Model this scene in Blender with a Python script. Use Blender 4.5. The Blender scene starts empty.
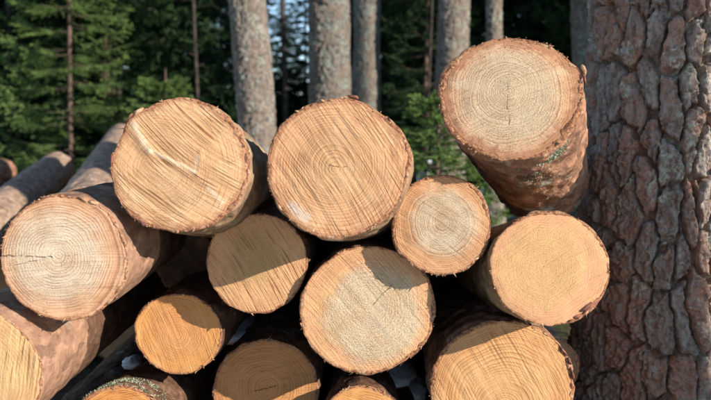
import bpy, math, random
import numpy as np
from mathutils import Vector, Matrix

# ------------------------------------------------------------------ camera, sky, sun, exposure
scene = bpy.context.scene
FPX = 827.0                      # focal length in photo pixels (photo 711 px wide)
CAM = Vector((0.0, -1.76, 1.0))
PITCH = math.atan(72.0 / FPX)
cam_data = bpy.data.cameras.new("camera")
cam_data.sensor_width = 36.0
cam_data.lens = FPX / 711.0 * 36.0
cam_data.clip_start = 0.05
cam_data.clip_end = 2000.0
cam_data.dof.use_dof = True
cam_data.dof.focus_distance = 2.08
cam_data.dof.aperture_fstop = 3.5
cam = bpy.data.objects.new("camera", cam_data)
scene.collection.objects.link(cam)
cam.location = CAM
cam.rotation_euler = (math.radians(90) - PITCH, 0, 0)
scene.camera = cam

SUN_AZ, SUN_EL = 54.0, 21.5      # azimuth: degrees to the right of straight behind the camera
az, el = math.radians(SUN_AZ), math.radians(SUN_EL)
SUN = Vector((math.sin(az) * math.cos(el), -math.cos(az) * math.cos(el), math.sin(el)))
world = bpy.data.worlds.new("World")
scene.world = world
world.use_nodes = True
wn = world.node_tree.nodes
bg = wn["Background"]
sky = wn.new("ShaderNodeTexSky")
sky.sky_type = 'NISHITA'
sky.sun_disc = False
sky.sun_elevation = el
sky.sun_rotation = math.atan2(SUN.x, SUN.y)
sky.altitude = 2000
sky.air_density = 1.0
sky.dust_density = 0.0
sky.ozone_density = 1.5
world.node_tree.links.new(sky.outputs[0], bg.inputs[0])
bg.inputs[1].default_value = 0.15
sun_data = bpy.data.lights.new("sun", 'SUN')
sun_data.energy = 5.0
sun_data.angle = math.radians(0.53)
sun_data.color = (1.0, 0.92, 0.83)
sun = bpy.data.objects.new("sun", sun_data)
scene.collection.objects.link(sun)
sun.rotation_euler = SUN.to_track_quat('Z', 'Y').to_euler()
sun.location = (8, -6, 6)
scene.view_settings.view_transform = 'Standard'
scene.view_settings.look = 'None'
scene.view_settings.exposure = 0.66
scene.view_settings.gamma = 1.0
scene.cycles.use_denoising = True
scene.cycles.max_bounces = 6

# ------------------------------------------------------------------ helpers
C = scene.collection
rng = np.random.default_rng(7)

def at(px, py, D):
    """World point seen at photo pixel (px, py), D metres ahead of the camera."""
    dx = (px - 355.5) / FPX
    dy = (200.0 - py) / FPX
    c, s = math.cos(PITCH), math.sin(PITCH)
    d = Vector((dx, c + dy * s, -s + dy * c))
    return CAM + d * (D / d.y)

def _hash(ix, iy, iz, seed):
    h = (ix.astype(np.int64) * 374761393 + iy.astype(np.int64) * 668265263 + iz.astype(np.int64) * 2147483647 + int(seed) * 974634777) & 0xFFFFFFFF
    h = ((h ^ (h >> 13)) * 1274126177) & 0xFFFFFFFF
    h = ((h ^ (h >> 16)) * 2246822519) & 0xFFFFFFFF
    return ((h ^ (h >> 15)) & 0xFFFFFF) / float(0xFFFFFF)

def vnoise(x, y, z=None, seed=0):
    x = np.asarray(x, float); y = np.asarray(y, float)
    z = np.zeros_like(x) if z is None else np.asarray(z, float)
    x, y, z = np.broadcast_arrays(x, y, z)
    ix, iy, iz = np.floor(x), np.floor(y), np.floor(z)
    fx, fy, fz = x - ix, y - iy, z - iz
    fx, fy, fz = [f * f * (3 - 2 * f) for f in (fx, fy, fz)]
    out = 0
    for a in (0, 1):
        for b in (0, 1):
            for c in (0, 1):
                w = (fx if a else 1 - fx) * (fy if b else 1 - fy) * (fz if c else 1 - fz)
                out = out + w * _hash(ix + a, iy + b, iz + c, seed)
    return out * 2 - 1

def fbm(x, y, z=None, octaves=4, seed=0, rough=0.5):
    amp, tot, out = 1.0, 0.0, 0
    x = np.asarray(x, float); y = np.asarray(y, float)
    z = np.zeros_like(x) if z is None else np.asarray(z, float)
    for o in range(octaves):
        f = 2.0 ** o
        out = out + amp * vnoise(x * f, y * f, z * f, seed + o * 13)
        tot += amp
        amp *= rough
    return out / tot

def sstep(a, b, x):
    t = np.clip((x - a) / (b - a), 0, 1)
    return t * t * (3 - 2 * t)

def mesh_np(name, V, F, attrs=None, smooth=True, mats=(), midx=None):
    """Mesh from arrays; F is a list of (n, k) index arrays, k = 3 or 4."""
    if not isinstance(F, (list, tuple)):
        F = [F]
    F = [np.asarray(f, np.int32) for f in F if len(f)]
    me = bpy.data.meshes.new(name)
    V = np.asarray(V, np.float32)
    me.vertices.add(len(V))
    me.vertices.foreach_set("co", V.ravel())
    loops = np.concatenate([f.ravel() for f in F])
    counts = np.concatenate([np.full(len(f), f.shape[1], np.int32) for f in F])
    starts = np.concatenate([[0], np.cumsum(counts)[:-1]]).astype(np.int32)
    me.loops.add(len(loops))
    me.loops.foreach_set("vertex_index", loops)
    me.polygons.add(len(counts))
    me.polygons.foreach_set("loop_start", starts)
    me.polygons.foreach_set("loop_total", counts)
    if smooth:
        me.polygons.foreach_set("use_smooth", np.ones(len(counts), bool))
    for m in mats:
        me.materials.append(m)
    if midx is not None:
        me.polygons.foreach_set("material_index", np.asarray(midx, np.int32))
    me.update(calc_edges=True)
    for k, v in (attrs or {}).items():
        a = me.attributes.new(k, 'FLOAT', 'POINT')
        a.data.foreach_set("value", np.asarray(v, np.float32))
    me.validate()
    return me

def link(name, data, parent=None):
    o = bpy.data.objects.new(name, data)
    C.objects.link(o)
    if parent is not None:
        o.parent = parent
    return o

def tag(o, label, cat, group=None):
    o["label"] = label
    o["category"] = cat
    if group:
        o["group"] = group
    return o

def grid_quads(nrow, ncol, wrap):
    i = np.arange(nrow - 1)[:, None]
    j = np.arange(ncol if wrap else ncol - 1)[None, :]
    jn = (j + 1) % ncol
    return np.stack([i * ncol + j, i * ncol + jn, (i + 1) * ncol + jn, (i + 1) * ncol + j], -1).reshape(-1, 4)

class NT:
    """Small node-graph helper."""
    def __init__(self, name):
        self.m = bpy.data.materials.new(name)
        self.m.use_nodes = True
        self.t = self.m.node_tree
        self.n = self.t.nodes
        self.n.clear()
        self.out = self.n.new("ShaderNodeOutputMaterial")
    def put(self, sock, v):
        if isinstance(v, bpy.types.NodeSocket):
            self.t.links.new(v, sock)
        elif v is not None:
            if hasattr(sock.default_value, "__len__"):
                if not hasattr(v, "__len__"):
                    v = [v] * len(sock.default_value)
                v = list(v)
                if len(sock.default_value) == 4 and len(v) == 3:
                    v = v + [1.0]
            sock.default_value = v
    def math(self, op, a, b=None, c=None, clamp=False):
        n = self.n.new("ShaderNodeMath"); n.operation = op; n.use_clamp = clamp
        self.put(n.inputs[0], a)
        if b is not None: self.put(n.inputs[1], b)
        if c is not None: self.put(n.inputs[2], c)
        return n.outputs[0]
    def vmath(self, op, a, b=None, scale=None):
        n = self.n.new("ShaderNodeVectorMath"); n.operation = op
        self.put(n.inputs[0], a)
        if b is not None: self.put(n.inputs[1], b)
        if scale is not None: self.put(n.inputs[3], scale)
        return n.outputs[1] if op in ('LENGTH', 'DOT_PRODUCT', 'DISTANCE') else n.outputs[0]
    def comb(self, x, y, z=0.0):
        n = self.n.new("ShaderNodeCombineXYZ")
        self.put(n.inputs[0], x); self.put(n.inputs[1], y); self.put(n.inputs[2], z)
        return n.outputs[0]
    def noise(self, vec, scale=5.0, detail=2.0, rough=0.5, dist=0.0, color=False):
        n = self.n.new("ShaderNodeTexNoise")
        self.put(n.inputs["Vector"], vec); self.put(n.inputs["Scale"], scale)
        self.put(n.inputs["Detail"], detail); self.put(n.inputs["Roughness"], rough)
        self.put(n.inputs["Distortion"], dist)
        return n.outputs[1] if color else n.outputs[0]
    def voro(self, vec, scale, feature='F1'):
        n = self.n.new("ShaderNodeTexVoronoi"); n.feature = feature
        self.put(n.inputs["Vector"], vec); self.put(n.inputs["Scale"], scale)
        return n.outputs[0]
    def maprange(self, v, a, b, c=0.0, d=1.0, smooth=True):
        n = self.n.new("ShaderNodeMapRange")
        n.interpolation_type = 'SMOOTHSTEP' if smooth else 'LINEAR'
        self.put(n.inputs[0], v); self.put(n.inputs[1], a); self.put(n.inputs[2], b)
        self.put(n.inputs[3], c); self.put(n.inputs[4], d)
        return n.outputs[0]
    def mix(self, fac, a, b, mode='MIX'):
        n = self.n.new("ShaderNodeMix"); n.data_type = 'RGBA'; n.blend_type = mode
        self.put(n.inputs[0], fac); self.put(n.inputs[6], a); self.put(n.inputs[7], b)
        return n.outputs[2]
    def attr(self, name):
        n = self.n.new("ShaderNodeAttribute"); n.attribute_name = name
        return n.outputs["Fac"]
    def obj(self):
        return self.n.new("ShaderNodeTexCoord").outputs["Object"]
    def rand(self):
        return self.n.new("ShaderNodeObjectInfo").outputs["Random"]
    def bump(self, h, dist, strength=1.0, normal=None):
        n = self.n.new("ShaderNodeBump")
        self.put(n.inputs["Height"], h); self.put(n.inputs["Distance"], dist)
        self.put(n.inputs["Strength"], strength)
        if normal is not None: self.put(n.inputs["Normal"], normal)
        return n.outputs[0]
    def bsdf(self, color, rough=0.8, normal=None, spec=0.25, sss=None):
        n = self.n.new("ShaderNodeBsdfPrincipled")
        self.put(n.inputs["Base Color"], color); self.put(n.inputs["Roughness"], rough)
        self.put(n.inputs["Specular IOR Level"], spec)
        if normal is not None: self.put(n.inputs["Normal"], normal)
        return n.outputs[0]
    def finish(self, shader):
        self.t.links.new(shader, self.out.inputs[0])
        return self.m

# ------------------------------------------------------------------ materials
def face_material(name, R, s):
    """Sawn end grain: growth rings, heart/sap tone, saw marks, granular tear, cracks."""
    g = NT(name)
    P = g.vmath('SCALE', g.obj(), scale=1.0 / R)
    seed = s['seed'] * 3.71
    Ps = g.vmath('ADD', P, (seed, seed * 0.37, seed * 0.11))
    warp = g.vmath('SCALE', g.vmath('SUBTRACT', g.noise(Ps, 1.5, 4, color=True), (0.5, 0.5, 0.5)), scale=0.17)
    pws = g.vmath('ADD', P, g.vmath('SCALE', g.vmath('SUBTRACT', g.noise(Ps, 1.1, 1, color=True), (0.5, 0.5, 0.5)), scale=0.05))
    pw = g.vmath('MULTIPLY', g.vmath('ADD', P, warp), (1, 1, 0))
    d = g.vmath('DISTANCE', pw, (s['pith'][0], s['pith'][1], 0))
    # growth rings, unequal widths
    wid = g.noise(g.comb(g.math('MULTIPLY', d, 5.0), seed, 0), 1.0, 3)
    phase = g.math('ADD', g.math('MULTIPLY', d, s['rings']), g.math('MULTIPLY', wid, 5.0))
    fr = g.math('FRACT', phase)
    ring = g.math('MULTIPLY', g.math('POWER', fr, 2.2), g.maprange(fr, 1.0, 0.9))
    ring = g.math('MULTIPLY', ring, g.maprange(g.noise(Ps, 2.6, 3), 0.3, 0.62, 0.25, 1.0))
    # heartwood patch
    dh = g.vmath('DISTANCE', pw, (s['hc'][0], s['hc'][1], 0))
    dh = g.math('ADD', dh, g.math('MULTIPLY', g.math('SUBTRACT', g.noise(Ps, 5, 5, 0.6), 0.5), s.get('hn', 0.34)))
    heart = g.maprange(dh, s['hr'] + s.get('hs', 0.12), s['hr'] - s.get('hs', 0.12))
    # saw lines
    a = math.radians(s['saw'])
    u = g.vmath('DOT_PRODUCT', pws, (-math.sin(a), math.cos(a), 0))
    v = g.vmath('DOT_PRODUCT', pws, (math.cos(a), math.sin(a), 0))
    u = g.math('ADD', u, g.math('MULTIPLY', g.math('MULTIPLY', v, v), s.get('bend', 0.05)))
    f = s.get('sawf', 13.0)
    saw1 = g.noise(g.comb(g.math('MULTIPLY', u, f), g.math('MULTIPLY', v, 0.6), seed), 1.0, 1, 0.5)
    saw2 = g.noise(g.comb(g.math('MULTIPLY', u, f * 2.9), g.math('MULTIPLY', v, 1.1), seed + 4), 1.0, 2, 0.6)
    saw3 = g.noise(g.comb(g.math('MULTIPLY', u, f * 6.0), g.math('MULTIPLY', v, 5.0), seed + 9), 1.0, 2, 0.6)
    sl = g.math('ADD', g.math('MULTIPLY', u, f * 1.45), g.math('MULTIPLY', saw1, 2.2))
    tri = g.math('ABSOLUTE', g.math('SUBTRACT', g.math('FRACT', sl), 0.5))
    line = g.math('MULTIPLY', g.maprange(tri, 0.20, 0.02), g.maprange(g.noise(g.comb(g.math('MULTIPLY', u, f * 0.8), g.math('MULTIPLY', v, 2.0), seed + 2), 1.0, 3), 0.38, 0.60))
    saw = g.math('ADD', g.math('MULTIPLY', saw1, 0.22), g.math('ADD', g.math('MULTIPLY', saw2, 0.58), g.math('MULTIPLY', saw3, 0.30)))
    sawpatch = g.maprange(g.noise(g.vmath('ADD', Ps, (7, 3, 1)), 1.4, 2), 0.32, 0.6, 0.35, 1.0)
    saw_c = g.math('MULTIPLY', g.math('SUBTRACT', g.math('SUBTRACT', saw, 0.55), g.math('MULTIPLY', line, 0.16)), sawpatch)
    # grain
    gr = g.noise(Ps, 42, 4, 0.72)
    pits = g.maprange(g.voro(Ps, 46), 0.10, 0.34)
    gpatch = g.math('ADD', g.math('MULTIPLY', heart, 0.85), 0.15)
    stain = g.noise(g.vmath('ADD', Ps, (2, 9, 4)), 2.2, 5, 0.6)
    edge = g.attr('rn')
    # colour
    col = g.mix(heart, s['sap'], s['heart'])
    col = g.mix(g.maprange(stain, 0.40, 0.70, 0, 0.45), col, s['stain'])
    col = g.mix(g.math('MULTIPLY', ring, s['ringk']), col, g.mix(1.0, col, (0.52, 0.33, 0.22), 'MULTIPLY'))
    sv = g.math('ADD', 1.0, g.math('MULTIPLY', saw_c, s['sawk'] * 1.5))
    gv = g.math('ADD', 1.0, g.math('MULTIPLY', g.math('SUBTRACT', gr, 0.5), s['grain'] * 0.9))
    pv = g.math('SUBTRACT', 1.0, g.math('MULTIPLY', g.math('MULTIPLY', g.math('SUBTRACT', 1.0, pits), gpatch), s['grain'] * 0.45))
    scr = g.math('MULTIPLY', line, sawpatch)
    col = g.mix(g.math('MULTIPLY', scr, 0.75 * min(1.0, s['sawk'])), col, g.mix(1.0, col, (0.55, 0.36, 0.24), 'MULTIPLY'))
    val = g.math('MULTIPLY', g.math('MULTIPLY', sv, gv), pv)
    col = g.mix(1.0, col, g.comb(val, val, val), 'MULTIPLY')
    col = g.mix(1.0, col, (0.96, 0.845, 0.725), 'MULTIPLY')
    for (x0, y0, x1, y1, w, cc) in s.get('smears', []):
        q = g.vmath('SUBTRACT', pw, (x0, y0, 0))
        ex, ey = x1 - x0, y1 - y0
        l2 = ex * ex + ey * ey
        tt = g.math('MULTIPLY', g.vmath('DOT_PRODUCT', q, (ex, ey, 0)), 1.0 / l2, clamp=True)
        dd = g.vmath('LENGTH', g.vmath('SUBTRACT', q, g.vmath('SCALE', (ex, ey, 0), scale=tt)))
        dd = g.math('ADD', dd, g.math('MULTIPLY', g.math('SUBTRACT', g.noise(Ps, 12, 4, 0.7), 0.5), w * 1.6))
        col = g.mix(g.math('MULTIPLY', g.maprange(dd, w, w * 0.2), 0.42), col, cc)
    # reddish fringe by the bark
    en = g.math('ADD', edge, g.math('MULTIPLY', g.math('SUBTRACT', g.noise(Ps, 9, 4), 0.5), s.get('rimn', 0.10)))
    col = g.mix(g.maprange(en, s.get('rim', 0.93), s.get('rim', 0.93) + 0.10, 0, 0.8), col, s['rimc'])
    sp = g.noise(g.vmath('ADD', Ps, (8, 2, 6)), 30, 4, 0.75)
    spm = g.math('MULTIPLY', g.maprange(sp, 0.57, 0.64), g.maprange(en, s.get('rim', 0.93) - 0.35, s.get('rim', 0.93) + 0.06, 0.12, 1.0))
    col = g.mix(g.math('MULTIPLY', spm, s.get('speck', 0.7)), col, (0.20, 0.075, 0.035))
    sp2 = g.noise(g.vmath('ADD', Ps, (3, 12, 1)), 26, 4, 0.75)
    col = g.mix(g.math('MULTIPLY', g.maprange(sp2, 0.63, 0.70), 0.55), col, (0.66, 0.52, 0.34))
    # cracks running out from the pith
    crack = None
    for (ang, r0, r1, w) in s.get('cracks', []):
        aa = math.radians(ang)
        q = g.vmath('SUBTRACT', P, (s['pith'][0], s['pith'][1], 0))
        lx = g.vmath('DOT_PRODUCT', q, (math.cos(aa), math.sin(aa), 0))
        ly = g.vmath('DOT_PRODUCT', q, (-math.sin(aa), math.cos(aa), 0))
        ly = g.math('ADD', ly, g.math('MULTIPLY', g.math('SUBTRACT', g.noise(Ps, 7, 4), 0.5), 0.10))
        k = g.math('MULTIPLY', g.maprange(g.math('ABSOLUTE', ly), w * 0.6, w * 0.12), g.maprange(g.noise(Ps, 11, 3), 0.36, 0.56))
        k = g.math('MULTIPLY', k, g.math('MULTIPLY', g.maprange(lx, r0, r0 + 0.04), g.maprange(lx, r1, r1 - 0.12)))
        crack = k if crack is None else g.math('MAXIMUM', crack, k)
    h = g.math('MULTIPLY', saw_c, 1.15 * s['sawk'])
    h = g.math('ADD', h, g.math('MULTIPLY', g.math('MULTIPLY', gr, gpatch), 1.1 * s['grain']))
    h = g.math('ADD', h, g.math('MULTIPLY', g.math('MULTIPLY', pits, gpatch), 0.30 * s['grain']))
    h = g.math('ADD', h, g.math('MULTIPLY', ring, -0.26 * s['ringk']))
    h = g.math('ADD', h, g.math('MULTIPLY', stain, 0.6))
    if crack is not None:
        col = g.mix(g.math('MULTIPLY', crack, 0.6), col, (0.10, 0.055, 0.03))
        h = g.math('SUBTRACT', h, g.math('MULTIPLY', crack, 1.2))
    nrm = g.bump(h, 0.0042)
    return g.finish(g.bsdf(col, 0.82, nrm, 0.18))

def bark_material(name, c1, c2, c3, lichen=0.25, lich=(0.30, 0.33, 0.26), bumpd=0.006):
    g = NT(name)
    O = g.obj()
    A = g.vmath('MULTIPLY', O, (1, 1, 0.55))
    n1 = g.noise(A, 22, 5, 0.62)
    n2 = g.noise(g.vmath('ADD', A, (3, 1, 7)), 75, 4, 0.65)
    v = g.voro(g.vmath('ADD', A, g.vmath('SCALE', g.noise(A, 20, 2, color=True), scale=0.03)), 48)
    col = g.mix(g.maprange(n1, 0.34, 0.66), c1, c2)
    col = g.mix(g.maprange(n2, 0.52, 0.72), col, c3)
    col = g.mix(g.maprange(v, 0.25, 0.5, 0, 0.4), col, c1)
    vc = g.n.new("ShaderNodeTexVoronoi")
    g.put(vc.inputs["Vector"], g.vmath('ADD', A, g.vmath('SCALE', g.noise(A, 30, 4, color=True), scale=0.05))); vc.inputs["Scale"].default_value = 34
    sep = g.n.new("ShaderNodeSeparateColor"); g.t.links.new(vc.outputs[1], sep.inputs[0])
    cell = sep.outputs[0]
    ct = g.math('ADD', 0.72, g.math('MULTIPLY', cell, 0.5))
    col = g.mix(1.0, col, g.comb(ct, ct, ct), 'MULTIPLY')
    ln = g.noise(g.vmath('ADD', O, (5, 2, 1)), 9, 4, 0.6)
    ln = g.math('MULTIPLY', g.maprange(ln, 0.64 - 0.22 * lichen, 0.72 - 0.16 * lichen), g.maprange(n2, 0.38, 0.55))
    col = g.mix(g.math('MULTIPLY', ln, 0.8), col, lich)
    h = g.math('ADD', g.math('MULTIPLY', n1, 0.8), g.math('ADD', g.math('MULTIPLY', n2, 0.45), g.math('ADD', g.math('MULTIPLY', v, 0.35), g.math('MULTIPLY', cell, 0.30))))
    return g.finish(g.bsdf(col, 0.88, g.bump(h, bumpd), 0.15))

def cutbark_material():
    g = NT("cut_bark")
    O = g.obj()
    n = g.noise(O, 130, 4, 0.7); m = g.noise(O, 40, 4, 0.65)
    col = g.mix(g.maprange(n, 0.36, 0.62), (0.14, 0.055, 0.03), (0.40, 0.19, 0.095))
    col = g.mix(g.maprange(m, 0.52, 0.70), col, (0.47, 0.30, 0.17))
    return g.finish(g.bsdf(col, 0.9, g.bump(g.math('ADD', n, m), 0.004), 0.12))

def simple_mat(name, c1, c2, scale=30, rough=0.85, bumpd=0.003, spec=0.2):
    g = NT(name)
    n = g.noise(g.obj(), scale, 4, 0.6)
    return g.finish(g.bsdf(g.mix(g.maprange(n, 0.35, 0.65), c1, c2), rough, g.bump(n, bumpd), spec))

def pine_bark_material(name, grey, red, lichen_c, lichen=0.4):
    """Plates carry their own tone through the plate attribute; flakes and lichen on top."""
    g = NT(name)
    O = g.obj()
    pid = g.attr('plate')
    lay = g.attr('layer')
    n1 = g.noise(O, 14, 5, 0.62)
    n2 = g.noise(g.vmath('ADD', O, (4, 4, 2)), 70, 5, 0.68)
    n3 = g.noise(g.vmath('MULTIPLY', O, (1, 1, 0.4)), 38, 4, 0.6)
    brown = (red[0] * 0.55, red[1] * 0.68, red[2] * 0.75)
    col = g.mix(g.maprange(n3, 0.36, 0.64), brown, grey)
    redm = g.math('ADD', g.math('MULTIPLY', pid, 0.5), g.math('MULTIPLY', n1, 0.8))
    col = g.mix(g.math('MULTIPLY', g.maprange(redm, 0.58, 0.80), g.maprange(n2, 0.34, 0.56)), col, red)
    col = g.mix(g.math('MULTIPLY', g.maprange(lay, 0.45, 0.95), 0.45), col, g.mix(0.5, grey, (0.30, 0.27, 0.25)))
    ln = g.noise(g.vmath('ADD', O, (1, 6, 3)), 10, 5, 0.65)
    lm = g.math('MULTIPLY', g.maprange(ln, 0.60 - 0.15 * lichen, 0.70 - 0.15 * lichen), g.maprange(n2, 0.42, 0.60))
    col = g.mix(g.math('MULTIPLY', lm, 0.85), col, lichen_c)
    n4 = g.noise(g.vmath('MULTIPLY', O, (1, 1, 0.6)), 190, 4, 0.7)
    fl = g.voro(g.vmath('ADD', g.vmath('MULTIPLY', O, (1, 1, 0.6)), g.vmath('SCALE', g.noise(O, 45, 3, color=True), scale=0.02)), 75)
    tone = g.math('ADD', 0.10, g.math('ADD', g.math('MULTIPLY', n4, 0.9), g.math('MULTIPLY', n2, 0.9)))
    col = g.mix(1.0, col, g.comb(tone, tone, tone), 'MULTIPLY')
    h = g.math('ADD', g.math('MULTIPLY', n2, 0.8), g.math('ADD', g.math('MULTIPLY', n3, 0.5), g.math('ADD', g.math('MULTIPLY', n4, 0.4), g.math('MULTIPLY', fl, 0.5))))
    return g.finish(g.bsdf(col, 0.85, g.bump(h, 0.011), 0.25))

def needle_material(name, c1, c2, c3):
    g = NT(name)
    t = g.attr('tint')
    col = g.mix(g.maprange(t, 0.0, 0.6, smooth=False), c1, c2)
    col = g.mix(g.maprange(t, 0.6, 1.0, smooth=False), col, c3)
    d = g.bsdf(col, 0.6, None, 0.25)
    tr = g.n.new("ShaderNodeBsdfTranslucent"); g.put(tr.inputs[0], col)
    mx = g.n.new("ShaderNodeMixShader"); mx.inputs[0].default_value = 0.4
    g.t.links.new(d, mx.inputs[1]); g.t.links.new(tr.outputs[0], mx.inputs[2])
    return g.finish(mx.outputs[0])

def ground_material():
    g = NT("forest_floor")
    O = g.obj()
    n1 = g.noise(O, 0.9, 6, 0.65); n2 = g.noise(O, 9, 6, 0.7); n3 = g.noise(g.vmath('ADD', O, (9, 4, 0)), 0.35, 4, 0.6)
    col = g.mix(g.maprange(n2, 0.35, 0.65), (0.045, 0.030, 0.018), (0.12, 0.080, 0.045))
    col = g.mix(g.maprange(n1, 0.45, 0.62), col, (0.05, 0.075, 0.022))
    snow = g.math('MULTIPLY', g.maprange(g.math('ADD', n3, g.math('MULTIPLY', n2, 0.12)), 0.60, 0.64), g.maprange(g.vmath('DISTANCE', O, (0, 2.0, 0)), 5.0, 8.0))
    col = g.mix(snow, col, (0.80, 0.82, 0.86))
    return g.finish(g.bsdf(col, 0.9, g.bump(g.math('ADD', n2, g.math('MULTIPLY', snow, 0.6)), 0.03), 0.2))

M_CUT = cutbark_material()
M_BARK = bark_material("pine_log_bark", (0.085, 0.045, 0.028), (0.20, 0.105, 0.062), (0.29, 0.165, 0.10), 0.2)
M_BARK_TAN = bark_material("tan_log_bark", (0.27, 0.18, 0.125), (0.45, 0.315, 0.22), (0.52, 0.38, 0.275), 0.15, bumpd=0.003)
M_BARK_PINK = bark_material("peeled_log_bark", (0.26, 0.145, 0.09), (0.42, 0.25, 0.16), (0.20, 0.105, 0.065), 0.05, bumpd=0.006)
M_BARK_GREEN = bark_material("greenish_log_bark", (0.22, 0.14, 0.08), (0.40, 0.265, 0.155), (0.30, 0.17, 0.10), 0.45, (0.32, 0.29, 0.17), 0.005)
M_BARK_RED = bark_material("red_log_bark", (0.20, 0.10, 0.06), (0.43, 0.225, 0.13), (0.50, 0.30, 0.19), 0.35, (0.42, 0.42, 0.34), 0.008)
M_SNOW = simple_mat("snow", (0.80, 0.82, 0.86), (0.86, 0.88, 0.90), 25, 0.6, 0.01, 0.3)
M_SPLINTER = simple_mat("splinter_wood", (0.30, 0.14, 0.07), (0.55, 0.35, 0.20), 90)
M_FLAKE = simple_mat("bark_flake_red", (0.10, 0.05, 0.035), (0.30, 0.12, 0.07), 60)
M_LICHEN = simple_mat("lichen", (0.13, 0.15, 0.08), (0.34, 0.35, 0.26), 70)

# ------------------------------------------------------------------ ground
def make_ground():
    n = 160
    t = np.linspace(-1, 1, n)
    g = np.sign(t) * (np.abs(t) ** 2.6) * 600
    X, Y = np.meshgrid(g, g + 4)
    d = np.hypot(X, Y - 0.5)
    Z = 0.10 * fbm(X * 0.35, Y * 0.35, octaves=4, seed=3) * sstep(2.0, 6.0, d) - 0.02
    V = np.stack([X, Y, Z], -1).reshape(-1, 3)
    o = link("ground", mesh_np("ground", V, grid_quads(n, n, False), mats=[ground_material()]))
    o["kind"] = "structure"
make_ground()

def snow_patch(x, y, rx, ry, h, seed, name="snow_patch"):
    nr, na = 10, 40
    th = np.linspace(0, 2 * np.pi, na, endpoint=False)
    V, out = [], 1 + 0.35 * fbm(np.cos(th) * 1.6 + seed, np.sin(th) * 1.6, octaves=3, seed=seed)
    for j in range(nr + 1):
        q = j / nr
        X = q * rx * out * np.cos(th); Y = q * ry * out * np.sin(th)
        Z = h * (1 - q ** 3) + 0.25 * h * fbm(X * 5, Y * 5, octaves=3, seed=seed) * (1 - q) - 0.12 * (j == nr)
        V.append(np.stack([X, Y, Z], -1))
    V = np.concatenate(V)
    o = link(name, mesh_np(name, V, grid_quads(nr + 1, na, True), mats=[M_SNOW]))
    o.location = (x, y, 0.0)
    o["kind"] = "structure"
for i, (px, py, rx, ry) in enumerate([(432, 166, 0.35, 0.5), (418, 176, 0.30, 0.3), (6, 158, 0.9, 1.0), (28, 160, 0.7, 0.7), (455, 178, 0.3, 0.3),
                                      (300, 120, 3.5, 5.0), (292, 132, 1.5, 2.0), (60, 150, 1.2, 1.5), (490, 150, 1.0, 2.0)]):
    D = min(FPX / max(py - 128.0, 12.0), 60)
    p = at(px, py, D)
    snow_patch(p.x, p.y, rx, ry, 0.10, 40 + i)

for i, (px, py, D, rx) in enumerate([(6, 157, 12.5, 0.35), (30, 160, 13.0, 0.35), (430, 170, 9.0, 0.24), (482, 190, 7.5, 0.05)]):
    p = at(px, py, D)
    snow_patch(p.x, p.y, rx, rx, max(0.15, p.z + 0.08), 80 + i)
snow_patch(1.0, -2.3, 4.2, 1.9, 0.06, 71)  # unseen snow in front, added to bounce sunlight onto the shaded log ends
snow_patch(-2.2, -1.6, 1.6, 1.2, 0.06, 72)  # more snow added out of view for the same bounce light
# ------------------------------------------------------------------ logs
def outline(th, rx, ry, seed, amp=1.0, bumps=()):
    r = np.ones_like(th)
    rs = np.random.default_rng(seed * 17 + 5)
    for k in range(2, 7):
        r += amp * rs.uniform(-1, 1) * 0.021 / (k - 1) ** 0.7 * np.cos(k * th + rs.uniform(0, 6.28))
    r += 0.010 * amp * fbm(np.cos(th) * 5 + seed, np.sin(th) * 5, octaves=3, seed=seed)
    for (ba, bamp, bw) in bumps:
        dd = np.angle(np.exp(1j * (th - math.radians(ba))))
        r += bamp * np.exp(-(dd / math.radians(bw)) ** 2)
    return r

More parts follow.
